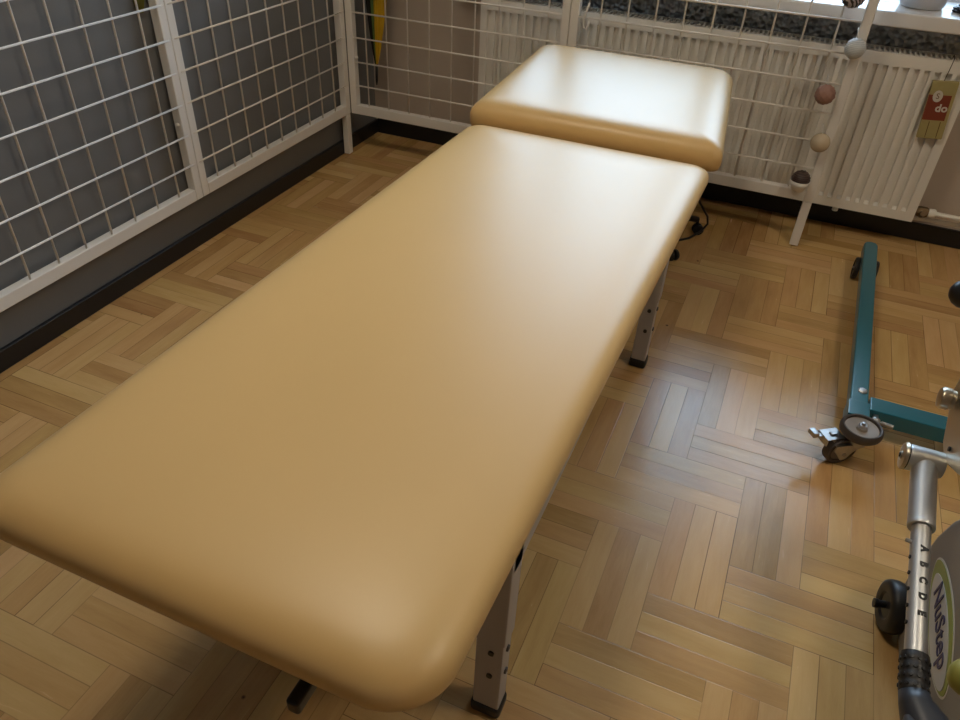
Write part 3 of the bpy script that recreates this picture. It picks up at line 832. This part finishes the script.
# pivot housing across
bm = bmesh.new(); lathe(bm, [(0, -.030), (.022, -.030), (.024, -.026), (.024, .026), (.022, .030), (0, .030)], J, (1, 0, 0), 32)
pvx = mch('pivot_housing', bm, M['alu'], auto=40)
bm = bmesh.new(); lathe(bm, [(0, -.040), (.006, -.040), (.008, -.038), (.023, -.037), (.0255, -.034), (.0255, -.031), (0, -.031)], J, (1, 0, 0), 32)
mch('pivot_cap', bm, M['alu_paint'], pvx, auto=40)
bm = bmesh.new(); lathe(bm, [(0, -.0415), (.0045, -.0415), (.0045, -.0385), (0, -.0385)], J, (1, 0, 0), 6); mch('cap_screw', bm, M['letter'], pvx)
bm = bmesh.new(); lathe(bm, [(0, -.0312), (.0232, -.0312), (.0232, -.0285), (0, -.0285)], J, (1, 0, 0), 32)
mch('gap_shade_ring', bm, M['letter'], pvx, auto=40)  # black ring added for the shade in the gap behind the cap
# upright link plate
K = Vector((2.231, -1.846, .512))
bm = bmesh.new()
prism(bm, [(-1.800, .502), (-1.885, .444), (-1.935, .440), (-2.02, .485), (-2.06, .53), (-1.99, .60), (-1.86, .61), (-1.80, .565)], 2.224, 2.262, 'yz', bevel=.004)
lk = mch('link_plate', bm, M['alu_paint'], auto=40)
bm = bmesh.new(); lathe(bm, [(0, -.024), (.006, -.024), (.0175, -.023), (.0205, -.019), (.0205, -.008), (.018, -.006), (.018, .0), (0, .0)], K - Vector((.012, 0, 0)), (1, 0, 0), 32)
mch('pivot_cap', bm, M['alu_paint'], lk, auto=40)
bm = bmesh.new(); lathe(bm, [(0, -.0035), (.0045, -.0035), (.0045, 0), (0, 0)], (2.2242, -1.935, .470), (1, 0, 0), 12); mch('screw_hole', bm, M['letter'], lk)
bm = bmesh.new(); tube(bm, [(2.25, -1.99, .47), (2.36, -2.03, .45), (2.46, -2.06, .42)], .014, 14); mch('link_bar', bm, M['alu_paint'], auto=40)
bm = bmesh.new(); tube(bm, [(2.25, -1.88, .56), (2.42, -1.86, .60), (2.54, -1.95, .62), (2.56, -2.10, .50)], .018, 16); mch('link_bar', bm, M['alu_paint'], auto=40)
# grip and lower cover at the end of the arm
bm = bmesh.new(); prof = []
for i in range(25):
    t = i / 24; prof.append((.0192 + .0012 * abs(math.sin(t * PI * 4)), -.004 + t * .058))
lathe(bm, [(0, -.006), (.019, -.006)] + prof + [(0, .055)], E1, ax, 32)
for i in range(4):
    for k in range(12):
        a = 2 * PI * k / 12 + (i % 2) * .26; u, w = frame_of(ax); d = u * math.cos(a) + w * math.sin(a)
        p = E1 + ax * (.006 + .0135 * i) + d * .0205; lathe(bm, [(.0034, -.001), (.0028, .0008), (0, .0012)], p, d, 8)
mch('grip', bm, M['black_rubber'], auto=50)
bm = bmesh.new(); F = E1 + ax * .05
pts = [F, F + Vector((.004, -.015, -.004)), F + Vector((.016, -.035, -.010)), F + Vector((.028, -.065, -.018)), F + Vector((.036, -.12, -.03)), F + Vector((.04, -.17, -.05))]
tube(bm, pts, [.020, .023, .031, .037, .038, .024], 28)
mch('lower_cover', bm, mat('dark_slate_plastic', srgb(52, 54, 60), rough=.4), smooth=True)
bm = bmesh.new(); tube(bm, [F + Vector((-.016, -.055, .016)), F + Vector((-.006, -.085, .012)), F + Vector((.010, -.13, .0))], [.004, .022, .026], 20)
mch('hand_lever', bm, mat('dark_brown_plastic', srgb(44, 36, 30), rough=.5), smooth=True)
# olive handle tip coming in from the right, black knob further back
bm = bmesh.new(); H = Vector((2.100, -2.578, .677)) 
tube(bm, [H, H + Vector((.003, 0, 0)), H + Vector((.010, .001, 0)), H + Vector((.024, .004, -.002)), H + Vector((.10, .02, -.01)), H + Vector((.20, .02, -.06)), H + Vector((.27, .02, -.20))], [.006, .012, .017, .0205, .022, .021, .020], 24)
mch('handle', bm, M['olive'], smooth=True)
bm = bmesh.new(); KB = Vector((2.240, -1.540, .572))
lathe(bm, [(0, -.030), (.012, -.028), (.022, -.021), (.029, -.010), (.031, .0), (.029, .012), (.020, .020), (.011, .024), (.010, .06), (0, .06)], KB, (1, .1, .05), 32)
mch('knob', bm, M['black_plastic'], smooth=True)
bm = bmesh.new(); tube(bm, [KB + Vector((.05, .005, .003)), KB + Vector((.14, -.05, -.01)), KB + Vector((.25, -.22, -.04)), (2.56, -2.08, .50)], .010, 14); mch('handle_bar', bm, M['alu_paint'], smooth=True)

# ------------------------------------------------------------------ lamps
lamp_e = emit('lamp_glow', (1, .86, .66, 1), 29)
for (x, y, nm) in ((.95, -1.95, 'above the treatment table'), (3.05, -2.1, 'on the right side')):
    t = empty('ceiling_light', (x, y, ZC)); tag(t, 'square warm ceiling light ' + nm, 'ceiling light', 'square ceiling lights')
    bm = bmesh.new(); box(bm, -.22, .22, -.22, .22, -.05, 0, .004); obj('housing', bm, M['pvc'], t, auto=40)
    bm = bmesh.new(); box(bm, -.20, .20, -.20, .20, -.056, -.049, .002); obj('diffuser', bm, lamp_e, t)

# daylight through the window
w = bpy.data.worlds.new('World'); scene.world = w; w.use_nodes = True
N = w.node_tree.nodes; L = w.node_tree.links; bg = N['Background']
tc = N.new('ShaderNodeTexCoord'); sp = N.new('ShaderNodeSeparateXYZ'); L.new(tc.outputs['Generated'], sp.inputs[0])
rp = N.new('ShaderNodeValToRGB'); L.new(sp.outputs[2], rp.inputs['Fac'])
mr = N.new('ShaderNodeMapRange'); mr.inputs['From Min'].default_value = -1; L.new(sp.outputs[2], mr.inputs['Value']); L.new(mr.outputs[0], rp.inputs['Fac'])
e = rp.color_ramp.elements
e[0].position = .47; e[0].color = (.10, .11, .12, 1)
e[1].position = 1.0; e[1].color = (.18, .22, .27, 1)
for p_, c_ in ((.51, (.24, .31, .38, 1)), (.64, (.40, .56, .76, 1)), (.72, (.62, .82, 1.04, 1)), (.84, (.66, .86, 1.10, 1)), (.91, (.22, .27, .33, 1))):
    q = e.new(p_); q.color = c_
L.new(rp.outputs['Color'], bg.inputs['Color']); bg.inputs['Strength'].default_value = 12.0
ld = bpy.data.lights.new('window_portal', 'AREA'); ld.shape = 'RECTANGLE'; ld.size = WX1 - WX0; ld.size_y = WZ1 - WZ0
ld.cycles.is_portal = True
lo = bpy.data.objects.new('window_portal', ld); col.objects.link(lo)
lo.location = ((WX0 + WX1) / 2, YB + .33, (WZ0 + WZ1) / 2); lo.rotation_euler = (-PI / 2, 0, 0)

# ------------------------------------------------------------------ camera
cam = bpy.data.cameras.new('camera'); cam.sensor_fit = 'HORIZONTAL'; cam.sensor_width = 36; cam.lens = 739.83 / 960 * 36; cam.clip_start = .02
co = bpy.data.objects.new('camera', cam); col.objects.link(co)
Rm = Matrix(((.91792651, -.26715267, .2933264), (.39499482, .54587774, -.73891582), (.03728299, .79413282, .60659957)))
mw = Rm.to_4x4(); mw.translation = camp; co.matrix_world = mw
scene.camera = co

scene.view_settings.view_transform = 'Standard'; scene.view_settings.look = 'None'
scene.view_settings.gamma = 1; scene.view_settings.use_curve_mapping = False
scene.view_settings.exposure = .02
